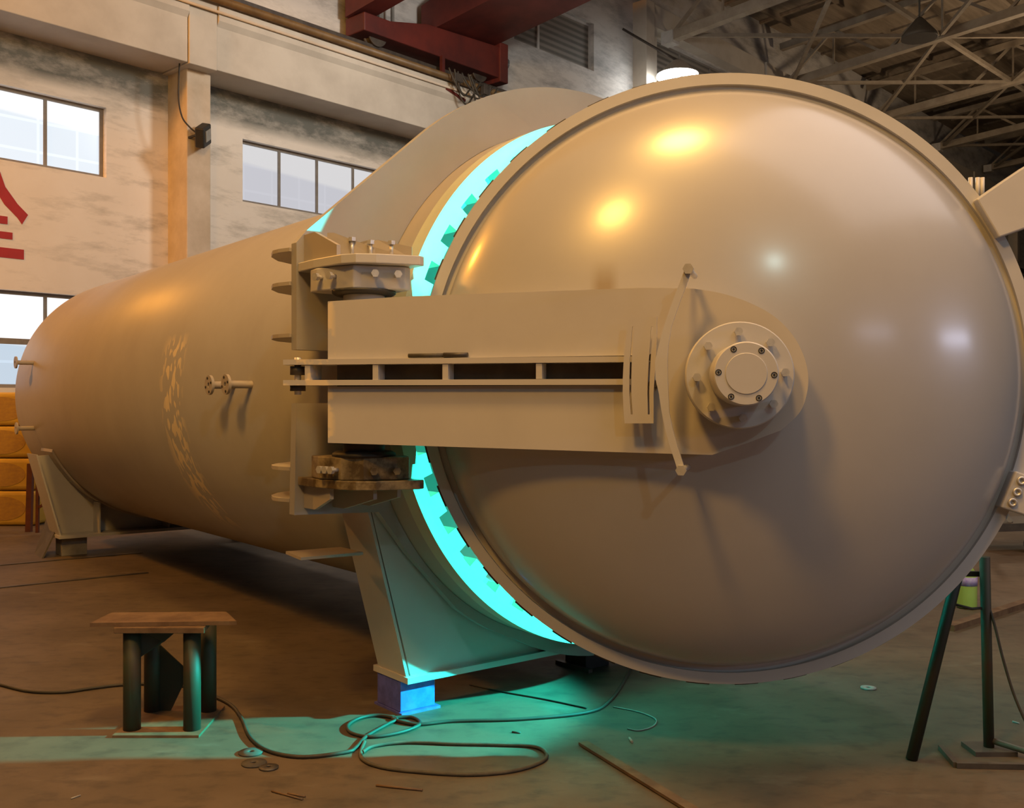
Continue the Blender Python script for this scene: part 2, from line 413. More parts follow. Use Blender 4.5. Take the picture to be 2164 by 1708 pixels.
# upper columns above the runway and an eave beam
for t in cols_t[3:9]:
    trim(MB().box((t-.30,-.40,ZT_-.05),(t+.05,.02,11.3)).box((t+.05,-.28,ZT_-.05),(t+.33,.02,11.3)), M['concrete'], bevel=.01)
trim(MB().box((14.95,-.34,10.76),(NT1,.01,11.3)), M['concrete'], 'pale eave beam above the high windows')

# sign character painted on the wall: right hand strokes of the red word seen at the frame edge
mb = MB(); cx0 = -.08
def stroke(pts): mb.ext(pts, 1, -.006, .002)
for sgn in (1,-1):
    o = lambda x,z: (cx0+sgn*x, z)
    P = [o(0,4.66),o(.0,4.42),o(.13,4.22),o(.30,4.06),o(.36,3.98),o(.44,4.12),o(.30,4.25),o(.14,4.46),o(.07,4.66)]
    stroke(P)
mb.box((cx0-.20,-.006,3.955),(cx0+.17,.002,4.06)).box((cx0-.24,-.006,3.755),(cx0+.235,.002,3.85)).box((cx0-.38,-.006,3.50),(cx0+.385,.002,3.635))
mb.box((cx0-.055,-.0055,3.55),(cx0+.055,.002,4.0))
sg = tag(on_wall(mb.build('wall_character', M['redsign'])), 'big red painted character on the plaster wall below the left window', 'sign')

# rails, pipes along the wall
o = on_wall(MB().box((NT0,-.485,ZT_-.05),(NT1,-.415,ZR)).build('crane_rail', M['dark'])); tag(o, 'dark steel crane rail on top of the runway beam ledge', 'rail')
o = on_wall(MB().tube([(NT0,-PB-.13,ZPIPE),(20,-PB-.13,ZPIPE),(NT1,-PB-.13,ZPIPE)], .06, 12).build('wall_pipe', M['pipe'])); tag(o, 'long brown pipe running along the runway beam under the crane rail', 'pipe')
o = on_wall(MB().tube([(NT0,-PB-.09,ZPIPE-.17),(20,-PB-.09,ZPIPE-.17),(NT1,-PB-.09,ZPIPE-.17)], .022, 8).build('power_conduit', M['concrete'])); tag(o, 'thin pale conduit below the brown wall pipe', 'conduit')

# floodlight on the first pilaster with its cable
fp = wp((432,287), .75)
fl = empty('floodlight', (*WF.world(fp[0],-.75), fp[2]), WA, 'small black floodlight fixed to the wall pilaster, cable dangling from it', 'lamp')
R1 = Matrix.Rotation(radians(-18),4,'Y')@Matrix.Rotation(radians(25),4,'X')@Matrix.Rotation(radians(35),4,'Z')
MB().box((-.16,-.05,-.15),(.16,.09,.15), R1).build('housing', M['black'], fl, bevel=.02)
MB().box((-.09,-.062,-.07),(.11,-.048,.09), R1).build('glass', M['debris'], fl)
MB().bar((-.10,.02,.0),(-.14,.21,-.02),.03).build('bracket', M['black'], fl)
cp = [wp((380,122),.60), wp((377,200),.60), wp((384,245),.60), wp((400,268),.65), wp((418,283),.73)]
MB().tube(smooth_path([Vector((p[0]-fp[0], p[1]+.75, p[2]-fp[2])) for p in cp]), .012, 8).build('cable', M['black'], fl)

# bright wall lamp on a bracket beyond the column
lp = wp((1432,158), 1.1)
wlm = empty('wall_lamp', (*WF.world(lp[0],-1.1), lp[2]), WA, 'glaring white lamp lit on a bracket high on the far wall', 'lamp')
MB().lathe([(.10,.34),(.18,.28),(.46,.02),(.50,0),(.48,0)], 28, 'z').build('reflector', M['steel'], wlm)
MB().lathe([(.05,.05),(.38,.04),(.50,-.05),(.38,-.18),(.15,-.24)], 28, 'z').build('lit_bowl', M['lampface'], wlm, auto=60)
MB().tube([(-.75,1.06,1.15),(-.2,.15,.45),(0,0,.34)], .03, 8).build('bracket', M['dark'], wlm)

# ------------------------------------------------------------------ roof: boards on purlins, trusses, bracing
def eave(t): return 10.75+.045*(t-19)
SL = .078; NSP = 26.0
mb = MB()
a = [(NT0,-(-.5)), (NT1, .5)]
mb.prism([(NT0,.5,11.75),(NT1,.5,14.0),(NT1,-NSP,14.0+NSP*SL),(NT0,-NSP,11.75+NSP*SL)], [(NT0,.5,11.9),(NT1,.5,14.2),(NT1,-NSP,14.2+NSP*SL),(NT0,-NSP,11.9+NSP*SL)])
def deck_z(t, n): return 11.75+(t-NT0)/(NT1-NT0)*2.25+(n+.5)*SL
for n in [.6+1.6*i for i in range(16)]:
    mb.bar((NT0,-n,deck_z(NT0,n)-.08),(NT1,-n,deck_z(NT1,n)-.08), .10, .16)
for t in [5+2.0*i for i in range(25)]:
    mb.bar((t,0,deck_z(t,0)-.03),(t,-NSP,deck_z(t,NSP)-.03), .09, .09)
rf = struct(on_wall(mb.build('ceiling', M['deck'])), 'brown boarded roof underside with purlins')

def truss(t, label):
    r = empty('roof_truss', (*WF.world(t, 0), 0), WA, label, 'roof truss', 'roof trusses crossing the hall')
    h0 = eave(t); e = lambda n: h0+SL*n
    H = min(1.15, deck_z(t, 0)-h0-.12)
    MB().bar((0,-.25,e(.25)),(0,-NSP,e(NSP)),.23,.23).build('bottom_chord', M['truss'], r)
    MB().bar((0,-.25,e(.25)+H),(0,-NSP,e(NSP)+H),.19,.19).build('top_chord', M['truss'], r)
    mb = MB(); k = 0; n = .35
    while n < NSP-1.6:
        mb.bar((0,-n,e(n)+(H if k%2 else 0)),(0,-(n+1.5),e(n+1.5)+(0 if k%2 else H)),.075,.075)
        if k%2 == 0: mb.bar((.03,-(n+1.5),e(n+1.5)),(.03,-(n+1.5),e(n+1.5)+H),.05,.05)
        n += 1.5; k += 1
    mb.build('web', M['truss'], r)
    MB().box((-.16,-.55,h0-.14),(.16,-.22,h0+.16)).build('bearing_block', M['framew'], r)
    return r
TT = [(15.7,'roof truss directly above the column beside the wall lamp'),(21.8,'roof truss just beyond the wall lamp, rising from the eave to the right'),
      (28.0,'roof truss second behind the wall lamp, half hidden by the vessel door rim'),(34.3,'roof truss third behind the wall lamp, low above the door rim'),(40.5,'farthest roof truss, small above the upper right of the door rim')]
for t, lb in TT: truss(t, lb)
# longitudinal bracing members between the trusses
def brace(p, q, r, label):
    o = on_wall(MB().bar(p, q, r).build('roof_brace', M['truss'])); tag(o, label, 'brace', 'slender roof braces between the trusses'); return o
bz = lambda t, n, k=0: eave(t)+SL*n+k
for i, (t0, t1) in enumerate(((15.7,21.8),(21.8,28.0),(28.0,34.3),(34.3,40.5))):
    nm = ['first','second','third','fourth'][i]
    for k, (na, nb) in enumerate(((.6,4.8),(4.8,.6),(4.8,9.2),(9.2,4.8))):
        brace((t0,-na,bz(t0,na,.0)),(t1,-nb,bz(t1,nb,.0)),.09, 'slanting roof brace %s, %s truss bay' % (['running out from the eave','running back to the eave','running out to mid hall','returning from mid hall'][k], nm))
    for k, n in enumerate((4.8, 9.2)):
        brace((t0,-n,bz(t0,n,.02)),(t1,-n,bz(t1,n,.02)),.11, 'straight roof tie %s, %s truss bay' % (['nearer the wall','farther from the wall'][k], nm))
# unlit hanging lamp at the truss node
hp = at_depth((1943,62), 24.0)
hl = empty('hanging_lamp', hp, 0, 'unlit dark cone shaded lamp hanging from the roof truss node', 'lamp')
MB().lathe([(.06,.28),(.10,.24),(.40,-.12),(.42,-.22),(.40,-.22)], 24, 'z').build('lamp_shade', M['lampshade'], hl)
MB().tube([(0,0,.26),(0,0,1.3)], .025, 8).build('rod', M['lampshade'], hl)

# ------------------------------------------------------------------ bridge crane
cr = empty('bridge_crane', (*WF.world(7.5,-.45), ZR), WA, 'red bridge crane with end carriage standing on the wall rail', 'crane')
c0 = 7.5
def cr_ext(pts, lo, hi): return [(p[0]-c0, p[1], p[2]-8.06) for p in pts]
# local: x along the rail, y = -(n-.33), z above the rail
MB().ext([(-1.80,.10),(1.75,.10),(1.75,.72),(-.30,.62),(-1.2,.42),(-1.80,.42)], 1, -.26, .26).build('end_carriage', M['redpaint'], cr, bevel=.02)
for x in (-1.35, 1.25):
    MB().lathe([(.20,-.09),(.20,-.05),(.17,-.05),(.17,.05),(.20,.05),(.20,.09)], 24, 'y', (x,0,.17)).build('wheel', M['dark'], cr)
MB().prism([(-.05,.2,.60),(1.60,.2,.72),(1.60,.2,2.3),(-.05,.2,1.15)], [(-.05,-9.0,1.55),(1.60,-9.0,1.65),(1.60,-9.0,3.1),(-.05,-9.0,3.0)]).build('bridge_girder', M['redpaint'], cr)
MB().prism([(-1.85,.2,.42),(-1.45,.2,.42),(-1.45,.2,1.4),(-1.85,.2,1.4)], [(-1.85,-9.0,1.4),(-1.45,-9.0,1.4),(-1.45,-9.0,2.6),(-1.85,-9.0,2.6)]).build('bridge_girder', M['redpaint'], cr)
MB().bar((-1.15,.1,.44),(-1.15,.1,2.0),.10).bar((-.85,.1,.44),(-.85,.1,2.0),.05).build('post', M['frame'], cr)
MB().box((1.60,-.30,.02),(1.84,.16,.80)).build('buffer_post', M['redpaint'], cr, bevel=.02)
MB().lathe([(.02,1.78),(.13,1.80),(.15,1.92),(.13,2.0),(.02,2.02)], 18, 'x', (0,-.06,.50)).build('buffer', M['black'], cr)
MB().bar((.05,-.27,-.55),(.05,-.27,.12),.07).bar((.05,-.36,-.50),(.55,-.36,-.62),.05).build('collector_arm', M['redpaint'], cr)
cl = empty('cable_tangle', (*WF.world(7.95,-PB-.28), ZPIPE-.15), WA, 'tangle of dark wires hanging under the crane beside the brown pipe', 'cables')
for k in range(6):
    x0 = -.55+.12*k; pts = [(x0, random.uniform(-.05,.05), .25), (x0+.1, random.uniform(-.1,.05), random.uniform(-.1,.05)), (x0+.32, random.uniform(-.08,.05), random.uniform(-.35,-.05)), (x0+.55,0,random.uniform(-.1,.1)), (x0+.75,.02,.2)]
    MB().tube(smooth_path(pts, 6), .016, 6).build('wire', M['cable'], cl)
MB().box((-.42,-.05,.05),(-.20,.05,.20)).build('collector_shoe', M['dark'], cl, bevel=.01)
MB().box((.35,-.05,-.02),(.52,.05,.16)).build('collector_shoe', M['dark'], cl, bevel=.01)

# ------------------------------------------------------------------ the autoclave
AC = empty('autoclave', (CF.x, CF.y, 0), TH, 'huge grey steel autoclave lying on saddles, round door swung open on its hinge arm', 'pressure vessel')
RV, LV = 1.284, 7.75
prof = [(RV,.24),(RV,LV)]
for k in range(1, 17):
    a = k/16*pi/2; prof.append((RV*cos(a)+.002, LV+.46*sin(a)))
for k in range(15, -1, -1):
    a = k/16*pi/2; prof.append(((RV-.03)*cos(a)+.002, LV-.01+.45*sin(a)))
prof.append((RV-.03,.24))
sh = MB().lathe(prof, 160, 'y', (0,0,HF), close=True).build('shell', M['shell'], AC)
# flange ring with inward teeth, then its groove and seat
smp = []
NTOOTH = 40; pitch = 360/NTOOTH
for k in range(NTOOTH):
    a0 = 128+pitch*k
    for a, ri in ((0,1.283),(1.5,1.283),(3,1.283),(4.3,1.283),(4.35,1.232),(5.8,1.232),(7.4,1.232),(8.95,1.232)):
        smp.append((radians(a0+a), ri, 1.352))
fo = MB().gear(smp, 0, .10).build('flange_ring', M['flange'], AC); fo.location = (0,0,HF)
fo['label'] = 'toothed pale flange face around the vessel mouth'
MB().lathe([(1.350,.101),(1.350,.27),(1.20,.27),(1.20,.19),(1.290,.19),(1.290,.101)], 160, 'y', (0,0,HF), close=True).build('flange_neck', M['shell'], AC, auto=40)
# collar plate with hinge ears
RO = 1.587
out = []
def zl(z): return z-HF
ang0 = atan2(zl(2.83), -1.10); ang0 = ang0 if ang0 > 0 else ang0+2*pi
outer = [(-1.705,2.215),(-1.655,2.275)]
A1 = degrees(atan2(2.80-HF, -1.08))
for k in range(0, 61):
    a = radians(A1-(A1+180-24)*k/60+0)          # over the top, right and round to lower left
    outer.append((RO*cos(a), HF+RO*sin(a)))
# now from bottom end to the lower ear
outer = [p for p in outer]
endA = outer[-1]
outer += []
low = [(-1.29,1.005),(-1.715,1.02),(-1.705,1.51),(-1.40,1.51)]
# ears are separated by the notch the arm works in
RI = 1.352
inner = []
poly_up = [(-1.40,1.745),(-1.705,1.745),(-1.705,2.215),(-1.655,2.275)]
arc = []
for k in range(0, 97):
    a = radians(A1-(A1+(180-A1))*0 - k*(A1+151)/96)
    ro = RO if degrees(a) > -60 else RO-(RO-1.40)*min(1,(-60-degrees(a))/50)
    if degrees(a) > -128: arc.append((ro*cos(a), HF+ro*sin(a)))
full = poly_up+arc+[(-1.13,.80)]+low
# close the C shape along the inner circle
ia0 = degrees(atan2(1.51-HF, -1.348)); ia1 = degrees(atan2(1.745-HF, -1.345))
inn = []
s0 = ia0 if ia0 < 0 else ia0-360
for k in range(0, 121):
    a = radians(s0+(ia1-s0)*k/120); inn.append((RI*cos(a), HF+RI*sin(a)))
mb = MB()
# ring part + ears as separate overlapping closed solids would show seams, so triangulate one polygon
def polyslab(outline, y0, y1):
    va = [mb.bm.verts.new((p[0],y0,p[1])) for p in outline]; vb = [mb.bm.verts.new((p[0],y1,p[1])) for p in outline]
    n = len(va)
    for i in range(n): mb.bm.faces.new((va[i],vb[i],vb[(i+1)%n],va[(i+1)%n]))
    ea = [mb.bm.edges.get((va[i],va[(i+1)%n])) for i in range(n)]; eb = [mb.bm.edges.get((vb[i],vb[(i+1)%n])) for i in range(n)]
    bmesh.ops.triangle_fill(mb.bm, use_beauty=True, use_dissolve=False, edges=ea)
    bmesh.ops.triangle_fill(mb.bm, use_beauty=True, use_dissolve=False, edges=eb)
polyslab(full+inn, .25, .30)
MC = M['collar'] = mat('collar_paint', (.38,.375,.375), (.345,.34,.34), 2.4, .45, spec=.4, bump=.03)
co = mb.build('hinge_collar', M['collar'], AC); co['label'] = 'grey collar plate with hinge ears behind the flange'
# rounded stiffener plates behind the ears
for z in (2.19, 2.04, 1.81, 1.22, 1.08):
    pts = [(-1.25,.301),(-1.715,.301),(-1.735,.37),(-1.735,.43),(-1.70,.52),(-1.62,.62),(-1.45,.72),(-1.10,.78)]
    d = abs(z-HF); xi = -math.sqrt(1.27**2-d*d)
    pts = [(min(p[0], xi) if p[0] > -1.3 else p[0], p[1]) for p in pts]
    MB().ext(pts, 2, z-.008, z+.008).build('stiffener', M['shell'], AC)
# upper and lower hinge brackets
HX, HY = -1.536, -.045
br = [(-1.70,.249),(-1.70,.10),(-1.675,-.10),(-1.64,-.16),(-1.57,-.205),(-1.395,-.265),(-1.365,-.25),(-1.365,.249)]
MB().ext(br, 2, 2.085, 2.125).build('bracket_plate', M['paint'], AC, bevel=.004)
MB().ext(br, 2, 1.150, 1.188).build('bracket_plate', M['grease'], AC, bevel=.004)
hs = [(-1.695,.14),(-1.70,.07),(-1.632,-.125),(-1.60,-.135),(-1.43,-.205),(-1.395,-.19),(-1.385,.14)]
hu = MB().ext(hs, 2, 1.985, 2.084).build('bearing_housing', M['paint'], AC, bevel=.006)
hl_ = [(-1.69,.14),(-1.70,.05),(-1.665,-.08),(-1.60,-.155),(-1.47,-.205),(-1.40,-.19),(-1.37,-.12),(-1.37,.14)]
hd = MB().ext(hl_, 2, 1.189, 1.285).build('bearing_housing', M['grease'], AC, bevel=.006)
hd['label'] = 'grease stained bearing housing'
MB().lathe([(.135,1.986),(.135,1.975),(.12,1.965),(.10,1.965)], 32, 'z', (HX,HY,0)).build('bearing_seal', M['black'], AC)
MB().lathe([(.135,1.284),(.135,1.296),(.12,1.306),(.10,1.306)], 32, 'z', (HX,HY,0)).build('bearing_seal', M['black'], AC)
MB().lathe([(.088,1.90),(.088,1.99)], 32, 'z', (HX,HY,0)).build('hinge_pin', M['paint'], AC)
MB().lathe([(.088,1.28),(.088,1.37)], 32, 'z', (HX,HY,0)).build('hinge_pin', M['dark'], AC)
def side_bolt(x, y, z, nx, ny, parent, mtl):
    a = atan2(ny, nx); mtx = Matrix.Translation((x,y,z))@Matrix.Rotation(a,4,'Z')
    mb = MB(); mb.lathe([(.009,0),(.009,.028)], 10, 'x'); mb.lathe([(.017,.028),(.017,.045)], 6, 'x', smooth=False)
    for v in mb.bm.verts: v.co = mtx@v.co
    mb.build('bolt', mtl, parent)
# on the housing faces: front-right face and left face
fn = Vector((-.205+.135, 0)); 
f1 = Vector((-1.60,-.135)); f2 = Vector((-1.43,-.205)); nf = Vector(((f2-f1).y, -(f2-f1).x)).normalized()
g1 = Vector((-1.70,.07)); g2 = Vector((-1.632,-.125)); ng = Vector(((g2-g1).y, -(g2-g1).x)).normalized()
for t in (.28, .80):
    p = f1.lerp(f2, t)+nf*.002; side_bolt(p.x,p.y,2.045,nf.x,nf.y,hu,M['steel']); side_bolt(p.x-.005,p.y+.0,1.228,nf.x,nf.y,hd,M['grease'])
for t in (.15, .52):
    p = g1.lerp(g2, t); side_bolt(p.x,p.y,2.040,ng.x,ng.y,hu,M['steel'])
for t in (.35, .6, .85):
    p = Vector((-1.70,.05)).lerp(Vector((-1.665,-.08)), t); side_bolt(p.x,p.y,1.232,-.96,-.27,hd,M['steel'])
# gussets standing on the upper bracket and hanging under the lower one
for x, y0 in ((-1.665,.03),(-1.40,-.0)):
    pass
for (x0,x1,yy) in ((-1.665,-1.50,.02),(-1.50,-1.37,-.02)):
    pass
def gus(x, z0, sgn, L, Hh):
    MB().ext([(.249,z0),(.249-L,z0),(.249-L,z0+sgn*.045),(.249-.10,z0+sgn*Hh),(.249,z0+sgn*Hh)], 0, x-.009, x+.009).build('gusset', M['shell'], AC)
gus(-1.66, 2.126, 1, .30, .125); gus(-1.385, 2.126, 1, .36, .12)
MB().prism([(-1.66,.05,2.126),(-1.515,-.10,2.126),(-1.515,-.10,2.165),(-1.64,.03,2.235),(-1.66,.05,2.235)], [(-1.652,.062,2.126),(-1.507,-.088,2.126),(-1.507,-.088,2.165),(-1.632,.042,2.235),(-1.652,.062,2.235)]).build('gusset', M['shell'], AC)
MB().prism([(-1.50,.02,2.126),(-1.375,-.17,2.126),(-1.375,-.17,2.175),(-1.46,-.03,2.215),(-1.50,.02,2.20)], [(-1.492,.030,2.126),(-1.367,-.16,2.126),(-1.367,-.16,2.175),(-1.452,-.02,2.215),(-1.492,.030,2.20)]).build('gusset', M['shell'], AC)
gus(-1.66, 1.149, -1, .24, .10); gus(-1.52, 1.149, -1, .36, .105); gus(-1.39, 1.149, -1, .34, .10)
for x, y, h in ((-1.53,-.09,.055),(-1.585,-.03,.07),(-1.47,-.16,.05),(-1.50,-.02,.05)):
    mb = MB().lathe([(.008,2.126),(.008,2.126+h)], 10, 'z', (x,y,0)); mb.lathe([(.017,2.126+h),(.017,2.126+h+.016)], 6, 'z', (x,y,0), smooth=False); mb.build('bolt', M['steel'], AC)
# nozzles on the near side of the shell
def nozzle(y, z, L, rf, bolts=8):
    x = -math.sqrt(RV**2-(z-HF)**2); a = atan2(z-HF, x)
    mb = MB(); n = [(.022,-.02),(.022,L-.016),(rf,L-.016),(rf,L),(.016,L),(.016,L-.05)]
    mb.lathe(n, 24, 'x'); 
    mt = Matrix.Translation((x,y,z))@Matrix.Rotation(-pi if True else 0,4,'Z')@Matrix.Rotation(0,4,'Y')
    for v in mb.bm.verts: v.co = mt@v.co
    o = mb.build('nozzle', M['steel'] if False else M['shell'], AC, auto=40)
    for k in range(bolts):
        b = 2*pi*k/bolts+.3
        hb = MB().lathe([(.008,0),(.008,.004)], 8, 'x')
        for v in hb.bm.verts: v.co = mt@(v.co+Vector((L-.001, rf*.72*cos(b), rf*.72*sin(b))))
        hb.build('bolt_hole', M['hole'], o)
nozzle(1.70, 1.62, .16, .058, 4); nozzle(1.95, 1.62, .16, .058, 4)
nozzle(7.15, 1.93, .17, .06, 0); nozzle(7.15, 1.27, .17, .06, 0)
# a thin painted weld line and saddles
def saddle(y0, y1, xl, zb, wy=None):
    wy = y0 if wy is None else wy
    top = []
    for k in range(0, 41):
        a = radians(208+(332-208)*k/40); top.append(((RV+.01)*cos(a), HF+(RV+.01)*sin(a)))
    xt = -1.315
    # web plate
    ol = [(-1.29,1.0),(-1.075,zb+.03),(1.075,zb+.03),(1.29,1.0)]+top[::-1]
    MB().prism([(p[0],wy,p[1]) for p in ol], [(p[0],wy+.016,p[1]) for p in ol]).build('saddle_web', M['paint'], AC)
    # slanting end plates
    for s in (-1, 1):
        e = [(s*1.30,1.02),(s*1.085,zb+.03),(s*1.10,zb+.03),(s*1.315,1.02)]
        MB().ext(e, 1, y0, y1).build('saddle_end_plate', M['paint'], AC)
    MB().box((-1.11,y0-.03,zb),(1.11,y1+.03,zb+.03)).build('saddle_base', M['paint'], AC)
    # wear pad curved under the shell
    pad = [((RV+.002)*cos(radians(a)), HF+(RV+.002)*sin(radians(a))) for a in range(205,336,3)]
    pad2 = [((RV+.02)*cos(radians(a)), HF+(RV+.02)*sin(radians(a))) for a in range(335,204,-3)]
    mb2 = MB(); A = [mb2.bm.verts.new((p[0],y0-.06,p[1])) for p in pad]; 
    for i in range(len(pad)-1):
        j = len(pad)-1-i
        q = [pad[i],pad[i+1],pad2[j-1],pad2[j]]
        mb2.prism([(c[0],y0-.0,c[1]) for c in q], [(c[0],y1+.06,c[1]) for c in q])
    mb2.build('saddle_pad', M['shell'], AC)
    for x in (-.72,-.02,.68):
        zt = HF-math.sqrt(1.29**2-x*x)
        MB().box((x-.008,(y0+.017 if wy == y0 else y0),zb+.031),(x+.008,(y1-.005 if wy == y0 else wy-.001),zt-.02)).build('saddle_rib', M['paint'], AC)
saddle(.315, .58, 1.1, .165)
saddle(6.72, 7.10, 1.1, .185, 6.92)
MB().prism([(-1.31,.36,.795),(-1.63,.36,.80),(-1.60,.58,.80),(-1.31,.58,.795)], [(-1.31,.36,.808),(-1.63,.36,.813),(-1.60,.58,.813),(-1.31,.58,.808)]).build('step_plate', M['shell'], AC)

# ------------------------------------------------------------------ door (part of the autoclave; its pieces are sub-parts)
dl = VF.loc(CD); RD = 1.283
DO = MB().lathe([(RD,.0),(RD,.055),(1.16,.055),(1.16,.03),(1.210,.03),(1.210,.022),(1.236,.022),(1.236,.0)], 192, 'y', close=True).build('door', M['paint'], AC, auto=35)
DO.location = (dl[0], dl[1], HF); DO.rotation_euler = (0,0,PH-TH)
DO['label'] = 'round door rim with a groove inside it'
smp = []
for k in range(NTOOTH):
    a0 = 3+pitch*k
    for a, ro in ((0,1.302),(2,1.302),(4.3,1.302),(4.35,1.262),(6.6,1.262),(8.95,1.262)): smp.append((radians(a0+a), 1.10, ro))
MB().gear(smp, .056, .15).build('door_teeth', M['dark'], DO)
DD, DR, DE = .45, 1.208, .55
def dish_d(r): return DD*max(0, 1-(r/DR)**2)**DE
prof = []
for k in range(0, 61):
    r = DR*sin(pi/2*k/60); prof.append((max(r,.002), -dish_d(r)+.022))
for k in range(60, -1, -1):
    r = DR*sin(pi/2*k/60)*.985; prof.append((max(r,.002), -dish_d(r/.985)*.97+.05))
MB().lathe(prof, 192, 'y').build('dished_head', M['dish'], DO)
# arm, in the door's own frame
def A2D(x, y, z):                           # arm frame -> door frame
    w_ = AF.world(x, y); l = DF.loc(w_); return (l[0], l[1], z-HF)
def arm_solid(outline, yb=None, y0=0.0):
    a = [A2D(x, y0, z) for x, z in outline]
    if yb is not None: b = [A2D(x, yb, z) for x, z in outline]
    else:
        b = []
        for x, z in outline:
            q = A2D(x, 0, z); yy = -.02 if q[0] > -1.30 else .15
            r = hypot(q[0], q[2]); yy = max(q[1]+.03, -dish_d(r)+.06) if r < 1.16 else (-.012 if r < 1.31 else .10)
            b.append((q[0], yy, q[2]))
    return MB().prism(a, b)
AX0 = .013
# the arm is two boxes with a channel between, closed at the right into a rounded plate
ZU0, ZL1 = 1.668, 1.592
def seg(p, q, n): return [(p[0]+(q[0]-p[0])*k/n, p[1]+(q[1]-p[1])*k/n) for k in range(n)]
rt = [(1.387,1.938),(1.50,1.932),(1.60,1.912),(1.70,1.875),(1.79,1.822),(1.855,1.752),(1.893,1.675),(1.908,1.60),(1.90,1.53),(1.875,1.47),(1.813,1.41),(1.70,1.365),(1.569,1.318)]
up = seg((AX0,1.688),(AX0,1.928),2)+seg((AX0,1.928),(.363,1.938),3)+seg((.363,1.938),(1.30,1.941),6)+[(1.30,1.941)]+seg((1.30,1.688),(AX0,1.688),9)
dn = seg((AX0,1.346),(AX0,1.578),2)+seg((AX0,1.578),(1.30,1.578),9)+[(1.30,1.578)]+seg((1.30,1.322),(AX0,1.346),9)
rt = [rt[0]]+[tuple(p[:2]) for p in smooth_path([(a_[0],a_[1],0) for a_ in rt[1:-2]], 5)]+rt[-2:]
rp = seg((1.30,1.322),(1.30,1.941),6)+seg((1.30,1.941),rt[0],2)+rt+seg(rt[-1],(1.30,1.322),3)
def arm_part(ol, name):
    mb_ = MB(); 
    a = []; b = []
    for x, z in ol:
        q = A2D(x,0,z); r = hypot(q[0],q[2])
        if r < 1.18: yy = -dish_d(r)+.05
        elif q[0] > -1.30: yy = -.008
        else: yy = .10
        yy = max(yy, q[1]+.025)
        a.append(q); b.append((q[0],yy,q[2]))
    va = [mb_.bm.verts.new(p) for p in a]; vb = [mb_.bm.verts.new(p) for p in b]; n = len(a)
    for i in range(n): mb_.bm.faces.new((va[i],vb[i],vb[(i+1)%n],va[(i+1)%n]))
    mb_.bm.faces.new(va)
    eb = [mb_.bm.edges.get((vb[i],vb[(i+1)%n])) for i in range(n)]
    bmesh.ops.triangle_fill(mb_.bm, use_beauty=True, edges=eb)
    return mb_.build(name, M['arm'], DO)
arm_part(up, 'hinge_arm'); arm_part(dn, 'hinge_arm'); arm_part(rp, 'arm_end_plate')
# dark sheet set in the channel, its colour standing in for the recess shade
arm_solid([(AX0+.02,1.575),(1.29,1.575),(1.29,1.692),(AX0+.02,1.692)], yb=.13, y0=.045).build('channel_shade', M['dark'], DO)
# two shelf bars with uprights
for z0, z1 in ((1.668,1.688),(1.583,1.603)):
    zz0, zz1 = z0+.0, z1
    MB().prism([A2D(-.178,-.026,zz0),A2D(1.37,-.026,zz0-.006),A2D(1.37,-.026,zz1-.004),A2D(-.178,-.026,zz1+.002)], [A2D(-.178,.10,zz0),A2D(1.37,.06,zz0-.006),A2D(1.37,.06,zz1-.004),A2D(-.178,.10,zz1+.002)]).build('shelf_bar', M['arm'], DO)
for px in (655, 798, 945, 1142):
    x = AF.at((px,780))[0]
    MB().prism([A2D(x-.012,-.022,1.602),A2D(x+.012,-.022,1.602),A2D(x+.012,-.022,1.668),A2D(x-.012,-.022,1.668)], [A2D(x-.012,.08,1.602),A2D(x+.012,.08,1.602),A2D(x+.012,.08,1.668),A2D(x-.012,.08,1.668)]).build('upright', M['arm'], DO)
# rollers at the left end of the shelf bars
for z, h in ((1.645,.018),(1.572,.012)):
    MB().lathe([(.032,z-h-HF),(.032,z+h-HF)], 20, 'z', A2D(-.135,.02,HF)).build('roller', M['dark'], DO)
MB().lathe([(.014,1.545-HF),(.014,1.70-HF)], 16, 'z', A2D(-.135,.02,HF)).build('roller_pin', M['steel'], DO)
# bolted hub ring and cap
def YD(mb, name, mtl, par, **k): return mb.build(name, mtl, par, **k)
HUBZ = -.006
ring = MB().lathe([(.19,-.615),(.19,-.665),(.186,-.67),(.10,-.67),(.10,-.615)], 64, 'y', (0,0,HUBZ), close=True).build('hub_ring', M['paint'], DO, auto=35)
MB().lathe([(.155,-.44),(.155,-.616)], 48, 'y', (0,0,HUBZ)).build('hub_neck', M['dark'], DO)
cap = MB().lathe([(.108,-.66),(.108,-.842),(.104,-.846),(.070,-.846),(.068,-.849),(.002,-.849)], 64, 'y', (0,0,HUBZ)).build('hub_cap', M['cap'], DO, auto=35)
for k in range(8):
    a = 2*pi*k/8+radians(3); mb = MB(); c = (.152*cos(a),0,HUBZ+.152*sin(a))
    mb.lathe([(.010,-.668),(.010,-.69)], 10, 'y', c); mb.lathe([(.0155,-.69),(.0155,-.708)], 6, 'y', c, smooth=False); mb.build('bolt', M['steel'], DO)
for k in range(6):
    a = 2*pi*k/6+radians(-3); c = (.092*cos(a),0,HUBZ+.092*sin(a))
    MB().lathe([(.0105,-.8455),(.0105,-.8475),(.0075,-.8475),(.0075,-.8455)], 20, 'y', c, close=True).lathe([(.0042,-.8455),(.0042,-.8482)], 12, 'y', c).build('socket_bolt', M['hole'], DO)
